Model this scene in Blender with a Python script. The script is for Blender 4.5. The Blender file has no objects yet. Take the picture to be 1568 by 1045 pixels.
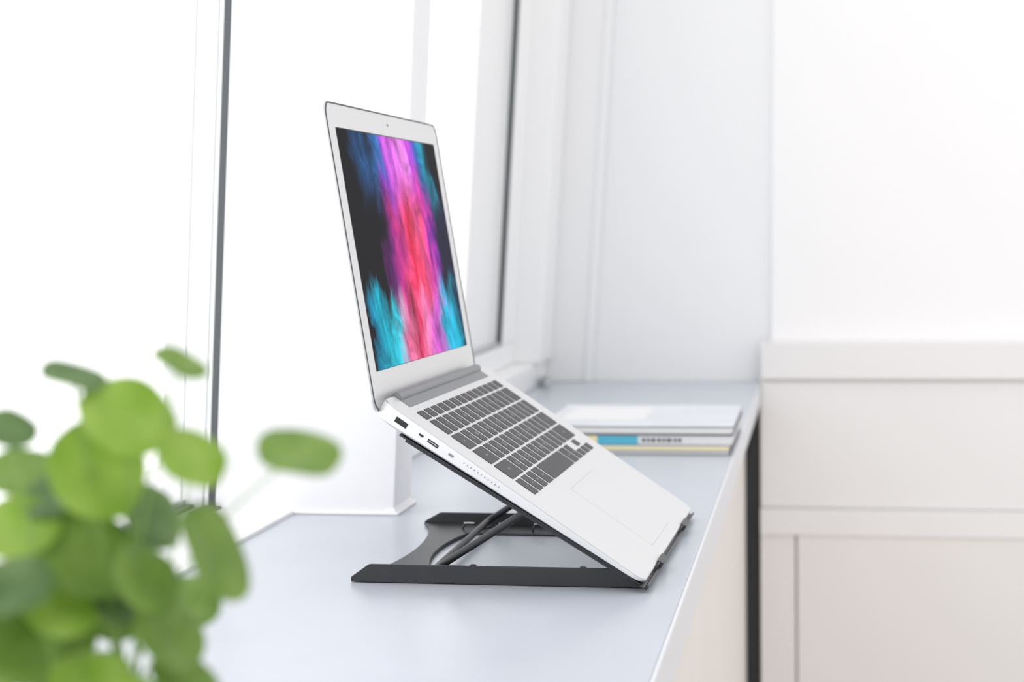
import bpy, bmesh, random
from math import *
from mathutils import Vector, Matrix
random.seed(4)
D=0.75            # height of the counter top above the floor; geometry below is in counter-top coordinates
LEAN=0.060        # the window wall leans slightly into the room
LEAN2=0.069
sc=bpy.context.scene
sc.view_settings.view_transform='Standard'
sc.view_settings.look='None'

# ---------------------------------------------------------------- materials
def mat(name,col,rough=.5,metal=0,spec=.5,noise=None,bump=0,emit=None,coat=0):
    m=bpy.data.materials.new(name);m.use_nodes=True
    nt=m.node_tree;b=nt.nodes['Principled BSDF']
    b.inputs['Base Color'].default_value=(*col,1)
    b.inputs['Roughness'].default_value=rough
    b.inputs['Metallic'].default_value=metal
    b.inputs['Specular IOR Level'].default_value=spec
    b.inputs['Coat Weight'].default_value=coat
    if noise or bump:
        tc=nt.nodes.new('ShaderNodeTexCoord');nz=nt.nodes.new('ShaderNodeTexNoise')
        sc_,amt=noise if noise else (30,0)
        nz.inputs['Scale'].default_value=sc_;nz.inputs['Detail'].default_value=5
        nt.links.new(tc.outputs['Object'],nz.inputs['Vector'])
        if amt:
            r=nt.nodes.new('ShaderNodeValToRGB')
            r.color_ramp.elements[0].position=.3;r.color_ramp.elements[1].position=.7
            r.color_ramp.elements[0].color=(*[max(0,c*(1-amt)) for c in col],1)
            r.color_ramp.elements[1].color=(*[min(1,c*(1+amt)) for c in col],1)
            nt.links.new(nz.outputs['Fac'],r.inputs['Fac']);nt.links.new(r.outputs['Color'],b.inputs['Base Color'])
        if bump:
            n2=nt.nodes.new('ShaderNodeTexNoise');n2.inputs['Scale'].default_value=sc_*6;n2.inputs['Detail'].default_value=4
            nt.links.new(tc.outputs['Object'],n2.inputs['Vector'])
            bp=nt.nodes.new('ShaderNodeBump');bp.inputs['Strength'].default_value=bump;bp.inputs['Distance'].default_value=.001
            nt.links.new(n2.outputs['Fac'],bp.inputs['Height']);nt.links.new(bp.outputs['Normal'],b.inputs['Normal'])
    return m
M=dict(
 counter=mat('counter_laminate',(.525,.56,.62),.27,noise=(9,.025),bump=.02),
 lip=mat('counter_lip',(.76,.77,.80),.3),
 body=mat('counter_front_board',(.86,.80,.75),.5,noise=(4,.02)),
 white=mat('white_paint',(.90,.90,.91),.5,noise=(5,.01)),
 pier=mat('pier_paint',(.92,.92,.93),.5,noise=(5,.01)),
 frame=mat('window_frame_white',(.94,.94,.94),.35),
 gasket=mat('window_gasket_dark',(.09,.10,.105),.4),
 alu=mat('window_aluminium',(.55,.57,.58),.35,metal=.6),
 backw=mat('back_wall_paint',(.885,.89,.90),.6,noise=(2,.012)),
 backt=mat('back_trim_paint',(.89,.89,.895),.6),
 rightw=mat('right_wall_paint',(.94,.93,.93),.6,noise=(2,.01)),
 cab=mat('cabinet_white',(.85,.835,.83),.45,noise=(3,.01)),
 cabl=mat('cabinet_lower',(.84,.81,.79),.5,noise=(3,.01)),
 gapshade=mat('painted_gap_shade',(.04,.04,.045),.7),
 shadow=mat('groove_grey',(.45,.43,.42),.7),
 floor=mat('floor_grey',(.6,.58,.56),.5,noise=(6,.1)),
 silver=mat('anodised_aluminium',(.77,.77,.775),.38,metal=.5,noise=(900,.015)),
 silver2=mat('aluminium_edge',(.58,.59,.60),.3,metal=.8),
 tline=mat('trackpad_gap',(.45,.45,.46),.4,metal=.5),
 hinge=mat('hinge_grey',(.24,.25,.26),.35,metal=.5),
 key=mat('key_plastic',(.062,.062,.065),.5,spec=.35),
 legend=mat('key_legend',(.50,.50,.50),.5),
 black=mat('black_plastic',(.012,.012,.013),.4),
 rim=mat('lid_gasket',(.08,.08,.085),.4),
 steel=mat('stand_black_metal',(.024,.025,.029),.38,noise=(60,.1)),
 hookglint=mat('hook_highlight',(.7,.7,.7),.3,metal=.7),  # pale tone standing for the bright highlights on the hooks
 paper=mat('paper_pages',(.80,.79,.77),.7),
 cover=mat('magazine_cover_grey',(.66,.68,.72),.35,noise=(14,.06)),
 cyan=mat('spine_cyan',(.08,.46,.62),.4),
 cwhite=mat('spine_white',(.76,.76,.76),.4),
 yellow=mat('page_edge_yellow',(.85,.76,.42),.6),
 greyc=mat('cover_dark_edge',(.14,.15,.17),.5),
 text=mat('spine_text',(.12,.12,.13),.5),
 pot=mat('pot_ceramic',(.80,.79,.77),.35),
 soil=mat('potting_soil',(.05,.035,.025),.9,noise=(80,.4),bump=.6),
 stem=mat('plant_stem',(.22,.36,.08),.5),
)

# ---------------------------------------------------------------- builder
class B:
    def __init__(s,name):
        s.name=name;s.bm=bmesh.new();s.mats=[]
    def mi(s,m):
        m=M[m] if isinstance(m,str) else m
        if m not in s.mats:s.mats.append(m)
        return s.mats.index(m)
    def box(s,x0,x1,y0,y1,z0,z1,m,lean=0):
        k=s.mi(m)
        v=[s.bm.verts.new((x+lean*z,y,z)) for x in(x0,x1) for y in(y0,y1) for z in(z0,z1)]
        for f in((0,1,3,2),(4,6,7,5),(0,4,5,1),(2,3,7,6),(0,2,6,4),(1,5,7,3)):
            s.bm.faces.new([v[i] for i in f]).material_index=k
    def rings(s,rings,m,cap0=True,cap1=True,mats=None):
        k=s.mi(m);R=[[s.bm.verts.new(p) for p in r] for r in rings];n=len(R[0])
        for j in range(len(R)-1):
            kk=s.mi(mats[j]) if mats and mats[j] else k
            for i in range(n):
                s.bm.faces.new((R[j][i],R[j][(i+1)%n],R[j+1][(i+1)%n],R[j+1][i])).material_index=kk
        if cap0:s.bm.faces.new(R[0][::-1]).material_index=k
        if cap1:s.bm.faces.new(R[-1]).material_index=k
    def prism(s,poly,z0,z1,m):
        s.rings([[(x,y,z0) for x,y in poly],[(x,y,z1) for x,y in poly]],m)
    def tube(s,pts,r,m,n=10,closed=False):
        pts=[Vector(p) for p in pts];rs=[]
        up=Vector((0,0,1))
        for i,p in enumerate(pts):
            t=(pts[min(i+1,len(pts)-1)]-pts[max(i-1,0)]).normalized()
            a=t.cross(up)
            if a.length<.05:a=t.cross(Vector((0,1,0)))
            a.normalize();b=a.cross(t)
            rr=r(i/(len(pts)-1)) if callable(r) else r
            rs.append([p+rr*(cos(2*pi*j/n)*a+sin(2*pi*j/n)*b) for j in range(n)])
        s.rings(rs,m)
    def done(s,parent=None,bevel=0,smooth=False,z=D,Mx=None,seg=2,angle=35):
        bmesh.ops.recalc_face_normals(s.bm,faces=s.bm.faces)
        me=bpy.data.meshes.new(s.name);s.bm.to_mesh(me);s.bm.free()
        for m in s.mats:me.materials.append(m)
        if smooth:
            me.shade_smooth();me.set_sharp_from_angle(angle=radians(angle))
        ob=bpy.data.objects.new(s.name,me);sc.collection.objects.link(ob)
        if bevel:
            b=ob.modifiers.new('bevel','BEVEL');b.width=bevel;b.segments=seg;b.limit_method='ANGLE';b.angle_limit=radians(40)
        if Mx is not None: ob.matrix_local=Mx
        elif parent is None: ob.location.z=z
        if parent is not None: ob.parent=parent
        return ob
def empty(name,mx):
    e=bpy.data.objects.new(name,None);e.empty_display_size=.05;sc.collection.objects.link(e);e.matrix_world=mx;return e
def rr(x0,x1,y0,y1,r,n=6):
    o=[]
    for cx,cy,a in((x1-r,y1-r,0),(x0+r,y1-r,90),(x0+r,y0+r,180),(x1-r,y0+r,270)):
        for i in range(n+1):
            t=radians(a+90*i/n);o.append((cx+r*cos(t),cy+r*sin(t)))
    return o

# ---------------------------------------------------------------- room
YB=2.908
b=B('floor');b.box(-1.2,2.6,-1.2,3.3,-.80,-.75,'floor');b.done()
b=B('wall_back')
b.box(-.75,-.372,YB,YB+.08,-.75,1.7,'backw',0)
b.box(-.45,-.070,YB+.001,YB+.081,-.75,1.7,'backw',0)
b.done()
b=B('trim_1')   # corner casing where the window wall meets the back wall
b.box(-.50,-.372,YB-.018,YB,.0,1.6,'backt',LEAN2)
b.box(-.385,-.372,YB-.022,YB-.018,.0,1.6,'backw',LEAN2)
b.done(bevel=.004)
b=B('wall_right')
b.box(-.076,2.4,YB-.012,YB+.09,-.75,1.7,'rightw',.010)
b.done(bevel=.003)
b=B('wall_left')
b.box(-.72,-.60,-1.0,YB,-.75,-.0,'white')
b.box(-.72,-.56,-1.0,YB,1.25,1.7,'white',LEAN)
b.done()
b=B('pillar')
b.box(-.60,-.377,1.520,1.586,0,1.25,'pier',LEAN)
b.box(-.60,-.372,1.516,1.590,0,.003,'pier')
b.rings([[(-.385,1.5175,.0),(-.3725,1.5175,.0),(-.3725,1.5885,.0),(-.385,1.5885,.0)],
         [(-.385,1.5199,.007),(-.3766,1.5199,.007),(-.3766,1.5861,.007),(-.385,1.5861,.007)]],'pier')
b.done(bevel=.0012)

# window 1 (near, left)
w=B('window_1')
w.box(-.553,-.546,1.563,1.5195,0,1.25,'gasket',LEAN)
w.box(-.5565,-.553,1.545,1.5195,0,1.25,'frame',LEAN)
w.box(-.5585,-.5565,1.540,1.5195,0,1.25,'alu',LEAN)
w.box(-.578,-.5585,1.535,1.5195,0,1.25,'frame',LEAN)
w.box(-.580,-.578,1.530,1.5195,0,1.25,'alu',LEAN)
w.box(-.5560,-.540,1.48,1.5195,0,.006,'gasket')
w.box(-.5740,-.5660,-1.0,1.52,0.0,.007,'gasket')
w.box(-.580,-.574,-1.0,1.52,0.0,.012,'alu')
w.box(-.566,-.556,-1.0,1.52,0.0,.004,'alu')
for y in(-.9,.1):w.box(-.580,-.556,y,y+.04,0,1.25,'frame',LEAN)
w.box(-.580,-.556,-1.0,1.52,1.20,1.25,'frame',LEAN)
w.done(bevel=.0008)
b=B('trim_2')   # white sill strip of the near window
b.box(-.60,-.470,-1.0,1.5195,-.002,.0035,'white')
b.done(bevel=.0015)
# window 2 (far)
w=B('window_2')
w.box(-.62,-.449,1.587,YB-.019,0,.040,'frame',0)
w.box(-.520,-.484,1.587,YB-.019,.040,.076,'frame',LEAN2)
w.box(-.520,-.484,2.650,2.80,.076,1.25,'frame',LEAN2)
w.box(-.520,-.442,2.76,YB-.019,.040,1.25,'frame',LEAN2)
w.box(-.494,-.486,2.636,2.650,.076,1.25,'gasket',LEAN2)
w.box(-.520,-.497,2.40,2.634,.076,1.25,'frame',LEAN2)
w.box(-.530,-.512,2.04,2.14,.076,1.25,'backt',LEAN2)
w.box(-.514,-.486,1.587,2.64,.0765,.083,'alu',LEAN2)
w.box(-.520,-.484,1.587,1.64,.076,1.25,'frame',LEAN2)
w.box(-.62,-.484,1.587,YB-.019,1.20,1.26,'frame',LEAN2)
w.box(-.448,-.438,2.80,2.86,.004,.012,'alu')
w.tube([(-.446,2.81,.010),(-.435,2.80,.014),(-.425,2.77,.013),(-.425,2.73,.010)],.004,'alu')
w.done(bevel=.003)

# counter running under the windows
b=B('window_counter')
b.box(-.60,-.094,-1.0,YB,-.036,0,'counter')
b.box(-.0945,-.0915,-1.0,YB,-.0355,-.0008,'lip')
b.box(-.60,-.117,-1.0,YB-.02,-.75,-.036,'body')
b.done(bevel=.0014,seg=3)

# cabinet by the back wall
b=B('cabinet')
b.box(-.0905,1.6,2.862,YB-.013,.007,.066,'cab')
b.box(-.0925,1.6,2.876,YB-.013,-.75,.006,'cab')
b.box(-.0925,1.6,2.8645,2.876,-.250,-.207,'cab')
b.box(-.0925,-.036,2.870,2.876,-.72,-.2505,'cabl')
b.box(-.0325,1.6,2.868,2.876,-.72,-.2505,'cabl')
b.box(-.0905,1.6,2.872,2.876,-.205,.002,'cab')
b.box(-.0360,-.0325,2.8755,2.877,-.72,-.2505,'shadow')
b.done(bevel=.0025)
b=B('gap_shade_panel')   # near-black panel, paints the shade in the gap between counter and cabinet
b.box(-.117,-.0935,2.889,YB-.001,-.74,-.0365,'gapshade')
b.done()

# ---------------------------------------------------------------- laptop
phi,th=-.03128,.59311;be=1.41709
u=Vector((-sin(phi),cos(phi),0));wv=Vector((cos(phi),sin(phi),0))
q=-cos(th)*wv+sin(th)*Vector((0,0,1));n=u.cross(q)
P0=Vector((-.11879,1.2037,.0089+D))
LM=Matrix(((u.x,q.x,n.x,P0.x),(u.y,q.y,n.y,P0.y),(u.z,q.z,n.z,P0.z),(0,0,0,1)))
lap=empty('laptop',LM)
W,Dp=.325,.227
def ring(ins,zf,r=.011):
    return [(x,y,zf(y)) for x,y in rr(ins,W-ins,ins,Dp-ins,r-ins*.5,8)]
side=lambda y:-(.0026+.0095*y/Dp)
bot=lambda y:-(.0042+.0115*y/Dp)
b=B('base')
b.rings([ring(.0007,lambda y:0),ring(.0001,lambda y:-.0006),ring(0,lambda y:-.0012),ring(.0003,side),ring(.003,lambda y:side(y)*.7+bot(y)*.3-.0005),ring(.009,bot)],'silver',mats=['silver2',None,None,None,None])
b.done(lap,smooth=True,Mx=Matrix(),angle=30)
# ports on the left side
b=B('ports')
def port(y0,y1,za,zb,m='black',d=.0006):
    b.box(-d*.3,.002,y0,y1,zb,za,m)
port(.2015,.2115,-.0040,-.0080)
port(.1875,.1912,-.0046,-.0061)
port(.1745,.1835,-.0042,-.0066)
b.box(-.0004,.0015,.1752,.1828,-.0055,-.0050,'silver2')
b.box(-.0004,.002,.1615,.1655,-.0057,-.0042,'hinge')
for i in range(11):
    y=.153-i*.0030;b.box(-.0002,.002,y-.0006,y,-.0046,-.0037,'hinge')
b.done(lap,Mx=Matrix())
# hinge
b=B('hinge')
b.box(.030,.295,.2120,.2270,.0001,.0004,'hinge')
b.tube([(.030,.2245,-.0005),(.295,.2245,-.0005)],.0042,'hinge',16)
b.done(lap,smooth=True,Mx=Matrix())
# keyboard
KX0,KX1,KY1=.0250,.2990,.2065
b=B('keyboard');LEG=[]
def row(y1,h,keys,labels=None):
    tot=sum(keys);x=KX0;U=(KX1-KX0)/tot
    for i,k in enumerate(keys):
        x2=x+k*U;g=.0020;gy=.00095
        o=rr(x+g,x2-g,y1-h+gy,y1-gy,.0014,3)
        o2=rr(x+g+.0003,x2-g-.0003,y1-h+gy+.0003,y1-gy-.0003,.0012,3)
        b.rings([[(a,c,-.0002) for a,c in o],[(a,c,.0002) for a,c in o],[(a,c,.0004) for a,c in o2]],'key',cap0=False,mats=['black','black'])
        if labels and i<len(labels) and labels[i]:LEG.append((labels[i],(x+x2)/2,y1-h/2,min(h*.34,.0058)))
        x=x2
y=KY1
row(y,.0115,[1]*14,['esc']+['F%d'%i for i in range(1,13)]+['o']);y-=.0115
row(y,.0191,[1]*13+[1.5],list('`1234567890-=')+['del']);y-=.0191
row(y,.0191,[1.5]+[1]*13,['tab']+list('QWERTYUIOP[]\\'));y-=.0191
row(y,.0191,[1.8]+[1]*11+[1.7],['caps']+list("ASDFGHJKL;'")+['ret']);y-=.0191
row(y,.0191,[2.3]+[1]*10+[2.2],['shift']+list('ZXCVBNM,./')+['shift']);y-=.0191
U=(KX1-KX0)/14.5
def sub(x0u,ws,y1,h,labels):
    global KX0,KX1
    a,c=KX0,KX1;KX0=a+x0u*U;KX1=KX0+sum(ws)*U;row(y1,h,ws,labels);KX0,KX1=a,c
sub(0,[1,1,1,1.25,5,1.25,1],y,.0195,['fn','ctl','opt','cmd','','cmd','opt'])
sub(11.5,[1],y-.0095,.010,['<']);sub(12.5,[1],y,.0095,['^']);sub(12.5,[1],y-.0095,.010,['v']);sub(13.5,[1],y-.0095,.010,['>'])
b.done(lap,smooth=True,Mx=Matrix(),angle=30)
# legends
bmL=bmesh.new()
for t,x,yy,s in LEG:
    cu=bpy.data.curves.new('t','FONT');cu.body=t;cu.size=s*(1 if len(t)==1 else .55);cu.align_x='CENTER';cu.align_y='CENTER'
    cu.resolution_u=2
    o=bpy.data.objects.new('t',cu);sc.collection.objects.link(o);bpy.context.view_layer.update()
    me=bpy.data.meshes.new_from_object(o.evaluated_get(bpy.context.evaluated_depsgraph_get()))
    me.transform(Matrix.Translation((x,yy,.00046)));bmL.from_mesh(me)
    bpy.data.objects.remove(o);bpy.data.curves.remove(cu);bpy.data.meshes.remove(me)
me=bpy.data.meshes.new('key_legends');bmL.to_mesh(me);me.materials.append(M['legend'])
o=bpy.data.objects.new('key_legends',me);sc.collection.objects.link(o);o.parent=lap
# trackpad
b=B('trackpad')
o1=rr(.1095,.2155,.010,.086,.002,4)
o2=rr(.1098,.2152,.0103,.0857,.002,4)
b.prism(o1,-.0005,.00004,'tline');b.prism(o2,-.0005,.00008,'silver')
b.done(lap,Mx=Matrix())
# lid
g=be-th
LDM=Matrix(((1,0,0,0),(0,cos(g),-sin(g),Dp+.00214),(0,sin(g),cos(g),-.00719),(0,0,0,1)))
b=B('lid')
def lr(ins,z,r=.011):return [(x,y,z) for x,y in rr(ins,W-ins,-.005+ins,.2225-ins,r-ins*.6,8)]
b.rings([lr(.0018,0),lr(.0016,.0004),lr(.0006,.0004),lr(.0004,-.0002),lr(0,-.0012),lr(.0004,-.0026),lr(.003,-.0042),lr(.010,-.0052),lr(.03,-.0058)],'silver',mats=['rim','rim','rim','silver2',None,None,None,None])
b.done(lap,smooth=True,Mx=LDM,angle=40)
b=B('screen_border');b.prism(rr(.0188,W-.0188,.0235,.2037,.0006,2),0.0001,.00025,'black')
b.prism([(.1625+.0011*cos(a*pi/6),.2128+.0011*sin(a*pi/6)) for a in range(12)],.0001,.00028,'black')
b.done(lap,Mx=LDM)

# screen picture, procedural paint powder plume
def screen_mat():
    m=bpy.data.materials.new('screen_picture');m.use_nodes=True;nt=m.node_tree;N=nt.nodes;L=nt.links
    bs=N['Principled BSDF']
    tc=N.new('ShaderNodeTexCoord');sp=N.new('ShaderNodeSeparateXYZ');L.new(tc.outputs['Generated'],sp.inputs[0])
    def math(op,a,b=None,c=None):
        x=N.new('ShaderNodeMath');x.operation=op
        for i,v in enumerate((a,b,c)):
            if v is None:continue
            if isinstance(v,(int,float)):x.inputs[i].default_value=v
            else:L.new(v,x.inputs[i])
        return x.outputs[0]
    U_,V_=sp.outputs[0],sp.outputs[1]
    def noise(su,sv,det=5,off=0,skew=0,rough=.6,dist=0):
        cb=N.new('ShaderNodeCombineXYZ')
        L.new(math('ADD',math('MULTIPLY',math('MULTIPLY_ADD',V_,skew,U_),su),off),cb.inputs[0]);L.new(math('MULTIPLY',V_,sv),cb.inputs[1])
        nz=N.new('ShaderNodeTexNoise');nz.inputs['Scale'].default_value=1;nz.inputs['Detail'].default_value=det;nz.inputs['Roughness'].default_value=rough
        nz.inputs['Distortion'].default_value=dist
        L.new(cb.outputs[0],nz.inputs['Vector']);return nz.outputs['Fac']
    d1=math('MULTIPLY',math('SUBTRACT',noise(4,2.4,8,3,dist=.6),.5),.30)
    d2=math('MULTIPLY',math('SUBTRACT',noise(12,3.4,8,9,.15,dist=.8),.5),.20)
    ud=math('ADD',math('ADD',U_,d1),d2)
    def ramp(stops):
        r=N.new('ShaderNodeValToRGB');e=r.color_ramp.elements
        while len(e)<len(stops):e.new(.5)
        for i,(p,c) in enumerate(stops):e[i].position=p;e[i].color=(*c,1)
        L.new(ud,r.inputs['Fac']);return r.outputs['Color']
    K=(.001,.001,.004)
    top=ramp([(.10,K),(.20,(.01,.06,.18)),(.30,(.03,.20,.58)),(.38,(.28,.06,.68)),(.47,(.82,.14,.88)),(.60,(.95,.28,.90)),(.69,(.55,.04,.70)),(.77,(.04,.12,.55)),(.84,(.01,.34,.50)),(.92,K)])
    mid=ramp([(.25,K),(.33,(.14,.01,.16)),(.40,(.50,.02,.24)),(.48,(.95,.06,.20)),(.56,(.72,.01,.06)),(.66,(1.0,.09,.24)),(.75,(.85,.05,.52)),(.81,(.22,.02,.34)),(.87,(.01,.01,.04))])
    lowr=ramp([(.0,K),(.06,(.0,.22,.38)),(.15,(.0,.62,.84)),(.27,(.04,.72,.90)),(.36,(.90,.22,.45)),(.48,(.95,.03,.15)),(.60,(1.0,.24,.50)),(.72,(.88,.12,.85)),(.80,(.02,.54,.84)),(.90,(.0,.46,.66)),(.99,(.0,.04,.10))])
    def sm(v,a,b_):
        x=N.new('ShaderNodeMapRange');x.interpolation_type='SMOOTHSTEP';L.new(v,x.inputs[0]);x.inputs[1].default_value=a;x.inputs[2].default_value=b_;return x.outputs[0]
    vd=math('ADD',V_,math('MULTIPLY',math('SUBTRACT',noise(9,1.6,7,21,dist=.5),.5),.55))
    def mix(f,a,b_,t='MIX'):
        x=N.new('ShaderNodeMixRGB');x.blend_type=t
        if isinstance(f,(int,float)):x.inputs[0].default_value=f
        else:L.new(f,x.inputs[0])
        L.new(a,x.inputs[1]);L.new(b_,x.inputs[2]);return x.outputs[0]
    c=mix(sm(vd,.18,.36),lowr,mid);c=mix(sm(vd,.62,.88),c,top)
    st=N.new('ShaderNodeMapRange');L.new(noise(9,3.2,10,40,.12,.62,.9),st.inputs[0]);st.inputs[1].default_value=.32;st.inputs[2].default_value=.60;st.inputs[3].default_value=.25;st.inputs[4].default_value=1.15
    g_=N.new('ShaderNodeCombineXYZ')
    for i in range(3):L.new(st.outputs[0],g_.inputs[i])
    c=mix(1,c,g_.outputs[0],'MULTIPLY')
    # pale powder highlights
    hl=sm(noise(15,4,10,70,.12,.65,1.0),.54,.74)
    pk=N.new('ShaderNodeRGB');pk.outputs[0].default_value=(1,.50,.72,1)
    inb=math('MULTIPLY',sm(ud,.34,.46),math('SUBTRACT',1,sm(ud,.66,.80)))
    c=mix(math('MULTIPLY',math('MULTIPLY',hl,inb),.40),c,pk.outputs[0])
    bs.inputs['Base Color'].default_value=(.003,.003,.003,1);bs.inputs['Roughness'].default_value=.5
    bs.inputs['Specular IOR Level'].default_value=.04
    L.new(c,bs.inputs['Emission Color']);bs.inputs['Emission Strength'].default_value=1.0
    return m
sm_=screen_mat()
b=B('screen');b.box(.0195,W-.0195,.024,.203,.0002,.00035,sm_);b.done(lap,Mx=LDM)

# ---------------------------------------------------------------- laptop stand
st=empty('laptop_stand',Matrix.Translation((0,0,D)))
I=Matrix()
b=B('base_frame')
# side rails: upright flange (tapering down at both ends) + foot strip
for y0,y1,h in((1.2222,1.2242,.0140),(1.4670,1.4690,.0120)):
    prof=[(-.3365,.0005),(-.3365,.0042),(-.3235,h-.0006),(-.3215,h),(-.248,h),(-.247,h+.0012),(-.2435,h+.0012),(-.2425,h),(-.168,h),(-.167,h+.0010),(-.1635,h+.0010),(-.1625,h),(-.142,h),(-.124,.0020),(-.122,.0005)]
    b.rings([[(x,y0,z) for x,z in prof],[(x,y1,z) for x,z in prof]],'steel')
b.box(-.318,-.124,1.2244,1.252,.0006,.0019,'steel')
b.box(-.318,-.124,1.425,1.4668,.0006,.0019,'steel')
# rear plate with concave outer edge and pointed feet
outer=[];inner=[]
for i in range(21):
    t=i/20;y=1.2245+t*(1.4668-1.2245)
    c_=1-(2*t-1)**2
    outer.append((-.337+.021*c_**.8,y));inner.append((-.262-.036*c_**.7,y))
b.prism(outer+inner[::-1],.0007,.0031,'steel')
# front plate under the laptop front edge
b.box(-.150,-.1235,1.2246,1.4666,.0007,.0021,'steel')
b.done(st,bevel=.0005,Mx=I)
b=B('angle_hooks')
for x in(-.292,-.262,-.232,-.200):
    for y in(1.2450,1.4360):
        pts=[(x-.004,y,.0015),(x-.004,y,.005),(x-.002,y,.0078),(x+.002,y,.0085),(x+.006,y,.0075)]
        b.tube(pts,.0010,'steel',6);b.tube([(x-.003,y-.0012,.0086),(x+.006,y-.0012,.0086)],.0006,'hookglint',5)  # thin pale tube on top paints each hook's highlight
b.done(st,smooth=True,Mx=I)
b=B('support_rod')
def arc(p,a,c,k=5):  # rounded corner
    p,a,c=map(Vector,(p,a,c));o=[]
    for i in range(k+1):
        t=i/k;o.append((1-t)**2*a+2*t*(1-t)*p+t*t*c)
    return o
c1=Vector((-.277,1.236,.008));c2=Vector((-.277,1.452,.008));t1=Vector((-.206,1.226,.0540));t2=Vector((-.206,1.462,.0540))
pts=[t1]+arc(c1,c1+(t1-c1).normalized()*.014,c1+Vector((0,.014,0)))+arc(c2,c2-Vector((0,.014,0)),c2+(t2-c2).normalized()*.014)+[t2]
b.tube(pts,.0028,'steel',12)
b.done(st,smooth=True,Mx=I)
# upper frame, in laptop coordinates
UF=Matrix.Translation((0,0,-D))@LM
b=B('upper_frame')
def sbox(x0,x1,y0,y1,za,zb,m='steel'):
    k=b.mi(m);f=lambda y:bot(y)
    v=[b.bm.verts.new((x,y,f(y)+z)) for x in(x0,x1) for y in(y0,y1) for z in(zb,za)]
    for ff in((0,1,3,2),(4,6,7,5),(0,4,5,1),(2,3,7,6),(0,2,6,4),(1,5,7,3)):
        b.bm.faces.new([v[i] for i in ff]).material_index=k
sbox(.006,.024,.002,.204,-.0003,-.0018);sbox(.0062,.008,.012,.198,-.0018,-.0034)
sbox(.240,.258,.002,.204,-.0003,-.0018);sbox(.256,.2578,.012,.198,-.0018,-.0034)
sbox(.024,.240,.186,.204,-.0004,-.0017)
sbox(.002,.322,-.0022,.0018,-.0003,-.0016)
# front lip and clips
sbox(.003,.320,-.0040,-.0022,.0022,-.0016)
for x0 in(.070,.232):
    sbox(x0,x0+.028,-.0042,-.0022,.0058,-.0016)
    sbox(x0,x0+.028,-.0042,.0012,.0062,.0055)
b.done(st,bevel=.0004,Mx=UF)

# ---------------------------------------------------------------- books
b=B('book_stack')
def book(x0,x1,y0,y1,z0,z1,cov,pg,t=.0008,ins=.002):
    b.box(x0,x1,y0,y1,z0,z0+t,cov);b.box(x0,x1,y0,y1,z1-t,z1,cov)
    b.box(x0+ins,x1-ins,y0+ins*.4,y1-ins,z0+t,z1-t,pg)
book(-.300,-.096,1.952,2.200,.0002,.0050,'greyc','cwhite',.0008)
book(-.299,-.097,1.951,2.198,.0052,.0110,'cwhite','yellow',.0010)
# third book: spine towards the room
b.box(-.302,-.094,1.953,2.190,.0120,.0218,'cwhite')
b.box(-.302,-.094,1.9528,2.189,.0112,.0119,'greyc')
b.box(-.262,-.200,1.9522,1.9532,.0123,.0215,'cyan')
b.box(-.262,-.246,1.9520,1.9532,.0123,.0215,'yellow')
x=-.195
for wd in(.005,.004,.006,.005,.004,.007,.004,.005):
    b.box(x,x+wd*.75,1.9522,1.9532,.0150,.0188,'text');x+=wd+.0008
b.box(-.312,-.093,1.952,2.193,.0220,.0228,'greyc')
book(-.314,-.092,1.954,2.192,.0230,.0320,'greyc','paper',.0010)
b.box(-.313,-.0925,1.9545,2.1915,.0320,.0323,'cover')
b.box(-.296,-.200,2.02,2.16,.0323,.0325,'cwhite')
b.done()

# ---------------------------------------------------------------- potted plant
def leaf_mat(name,c1,c2):
    m=bpy.data.materials.new(name);m.use_nodes=True;nt=m.node_tree;N=nt.nodes;L=nt.links
    bs=N['Principled BSDF'];tc=N.new('ShaderNodeTexCoord');nz=N.new('ShaderNodeTexNoise');nz.inputs['Scale'].default_value=60
    L.new(tc.outputs['Object'],nz.inputs['Vector']);r=N.new('ShaderNodeValToRGB')
    r.color_ramp.elements[0].position=.35;r.color_ramp.elements[1].position=.65
    r.color_ramp.elements[0].color=(*c1,1);r.color_ramp.elements[1].color=(*c2,1)
    L.new(nz.outputs['Fac'],r.inputs['Fac']);L.new(r.outputs['Color'],bs.inputs['Base Color'])
    bs.inputs['Roughness'].default_value=.4;bs.inputs['Specular IOR Level'].default_value=.3
    tr=N.new('ShaderNodeBsdfTranslucent');L.new(r.outputs['Color'],tr.inputs['Color'])
    mx=N.new('ShaderNodeMixShader');mx.inputs[0].default_value=.3
    L.new(bs.outputs[0],mx.inputs[1]);L.new(tr.outputs[0],mx.inputs[2]);L.new(mx.outputs[0],N['Material Output'].inputs['Surface'])
    return m
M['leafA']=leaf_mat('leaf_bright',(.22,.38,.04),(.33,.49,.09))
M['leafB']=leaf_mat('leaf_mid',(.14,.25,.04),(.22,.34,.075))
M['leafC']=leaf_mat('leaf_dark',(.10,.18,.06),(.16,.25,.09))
plant=empty('potted_plant',Matrix.Translation((0,0,D)))
PC=Vector((-.232,.530,0))
b=B('pot')
prof=[(.030,.0005),(.034,.002),(.040,.040),(.043,.058),(.044,.062),(.0415,.062),(.040,.055)]
b.rings([[(PC.x+r*cos(2*pi*i/40),PC.y+r*sin(2*pi*i/40),z) for i in range(40)] for r,z in prof],'pot',cap1=False)
b.rings([[(PC.x+r*cos(2*pi*i/40),PC.y+r*sin(2*pi*i/40),z) for i in range(40)] for r,z in((.0402,.054),(.0402,.0545))],'soil')
b.done(plant,smooth=True,Mx=I)
rt=Vector((.985,.172,0));up=Vector((-.02,.06,.998))
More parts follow.
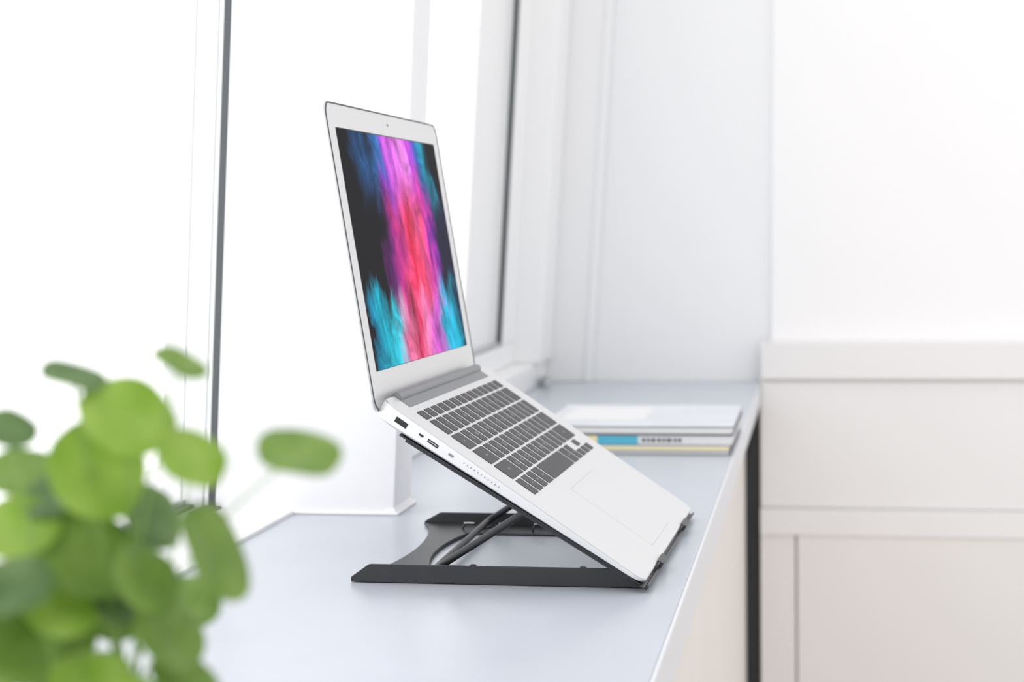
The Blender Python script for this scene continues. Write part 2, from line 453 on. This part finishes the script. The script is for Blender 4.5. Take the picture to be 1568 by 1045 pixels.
leaves=[#x,y,z,r,aspect,psi,mat
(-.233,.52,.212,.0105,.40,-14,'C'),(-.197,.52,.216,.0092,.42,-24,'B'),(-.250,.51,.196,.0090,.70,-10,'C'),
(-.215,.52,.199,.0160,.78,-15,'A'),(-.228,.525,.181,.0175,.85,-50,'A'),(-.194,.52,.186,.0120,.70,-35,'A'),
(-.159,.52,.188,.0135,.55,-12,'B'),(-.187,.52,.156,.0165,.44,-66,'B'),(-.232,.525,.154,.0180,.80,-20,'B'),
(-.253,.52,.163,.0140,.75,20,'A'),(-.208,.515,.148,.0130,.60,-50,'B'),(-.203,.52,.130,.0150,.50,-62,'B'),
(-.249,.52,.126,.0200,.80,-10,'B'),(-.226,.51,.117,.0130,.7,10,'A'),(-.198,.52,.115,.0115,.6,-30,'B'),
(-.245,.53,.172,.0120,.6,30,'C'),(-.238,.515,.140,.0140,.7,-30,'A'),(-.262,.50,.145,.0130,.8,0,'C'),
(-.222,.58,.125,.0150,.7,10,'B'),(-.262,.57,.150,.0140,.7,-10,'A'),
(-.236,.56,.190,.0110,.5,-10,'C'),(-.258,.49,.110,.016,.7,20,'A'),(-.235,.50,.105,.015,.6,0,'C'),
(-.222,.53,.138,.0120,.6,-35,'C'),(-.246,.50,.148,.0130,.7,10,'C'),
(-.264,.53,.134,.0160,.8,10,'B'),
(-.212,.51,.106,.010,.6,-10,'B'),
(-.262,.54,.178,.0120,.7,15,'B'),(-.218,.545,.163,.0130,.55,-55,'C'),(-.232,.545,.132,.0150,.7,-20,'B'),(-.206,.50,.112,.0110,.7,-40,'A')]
bl=B('leaves');bs_=B('stems')
for i,(x,y,z,r,asp,psi,mm) in enumerate(leaves):
    c=Vector((x,y,z));ps=radians(psi)
    ma=cos(ps)*rt+sin(ps)*up;mi_=(-sin(ps)*rt+cos(ps)*up)
    vd=(Vector((0,0,.256))-c).normalized()
    nrm=(asp*vd+sqrt(1-asp*asp)*mi_).normalized()
    ax=(ma-ma.dot(nrm)*nrm).normalized();ay=nrm.cross(ax)
    rings=[]
    for k,(f,h) in enumerate(((.08,-.05),(.35,.0),(.65,.05),(.88,.06),(1.0,.02))):
        ring_=[]
        for j in range(28):
            a=2*pi*j/28;wob=1+.03*sin(2*a+i)+.02*sin(5*a+i*2)
            ring_.append(c+ax*(r*f*wob*cos(a))+ay*(r*f*wob*.94*sin(a))+nrm*(r*h+r*.06*f*sin(3*a+i)))
        rings.append(ring_)
    bl.rings(rings,'leaf'+mm,cap0=True,cap1=False)
    root=PC+Vector((.016*cos(i*2.4),.016*sin(i*2.4),.055))
    mid=(root+c)/2+Vector((0,0,.012))+(c-root)*.05
    if x>-.165: mid=root+Vector((.004,0,.085))
    P=[]
    for j in range(13):
        t=j/12;P.append((1-t)**2*root+2*t*(1-t)*mid+t*t*(c-nrm*r*.05))
    bs_.tube(P,lambda t:.0008-.0004*t,'stem',7)
bl.done(plant,smooth=True,Mx=I,angle=80);bs_.done(plant,smooth=True,Mx=I,angle=80)

# ---------------------------------------------------------------- world: bright overcast daylight, stronger on the window side
wd=bpy.data.worlds.new('daylight');sc.world=wd;wd.use_nodes=True;nt=wd.node_tree
bg=nt.nodes['Background'];tc=nt.nodes.new('ShaderNodeTexCoord');sp=nt.nodes.new('ShaderNodeSeparateXYZ');nt.links.new(tc.outputs['Generated'],sp.inputs[0])
mr=nt.nodes.new('ShaderNodeMapRange');mr.inputs[1].default_value=-.5;mr.inputs[2].default_value=.5;mr.inputs[3].default_value=2.0;mr.inputs[4].default_value=1.02
nt.links.new(sp.outputs[0],mr.inputs[0]);nt.links.new(mr.outputs[0],bg.inputs['Strength']);bg.inputs['Color'].default_value=(.99,.99,1,1)

# ---------------------------------------------------------------- camera
a,pt,ro=.17356,.06401,-.01395
F=Vector((-sin(a)*cos(pt),cos(a)*cos(pt),-sin(pt)));R=F.cross(Vector((0,0,1))).normalized();U_=R.cross(F)
R2=R*cos(ro)+U_*sin(ro);U2=-R*sin(ro)+U_*cos(ro)
cd=bpy.data.cameras.new('camera');cam=bpy.data.objects.new('camera',cd);sc.collection.objects.link(cam)
cam.matrix_world=Matrix(((R2.x,U2.x,-F.x,0),(R2.y,U2.y,-F.y,0),(R2.z,U2.z,-F.z,.2564+D),(0,0,0,1)))
cd.sensor_width=36;cd.lens=2670.16/1568*36;cd.clip_start=.01
cd.dof.use_dof=True;cd.dof.focus_distance=1.27;cd.dof.aperture_fstop=7.0
sc.camera=cam
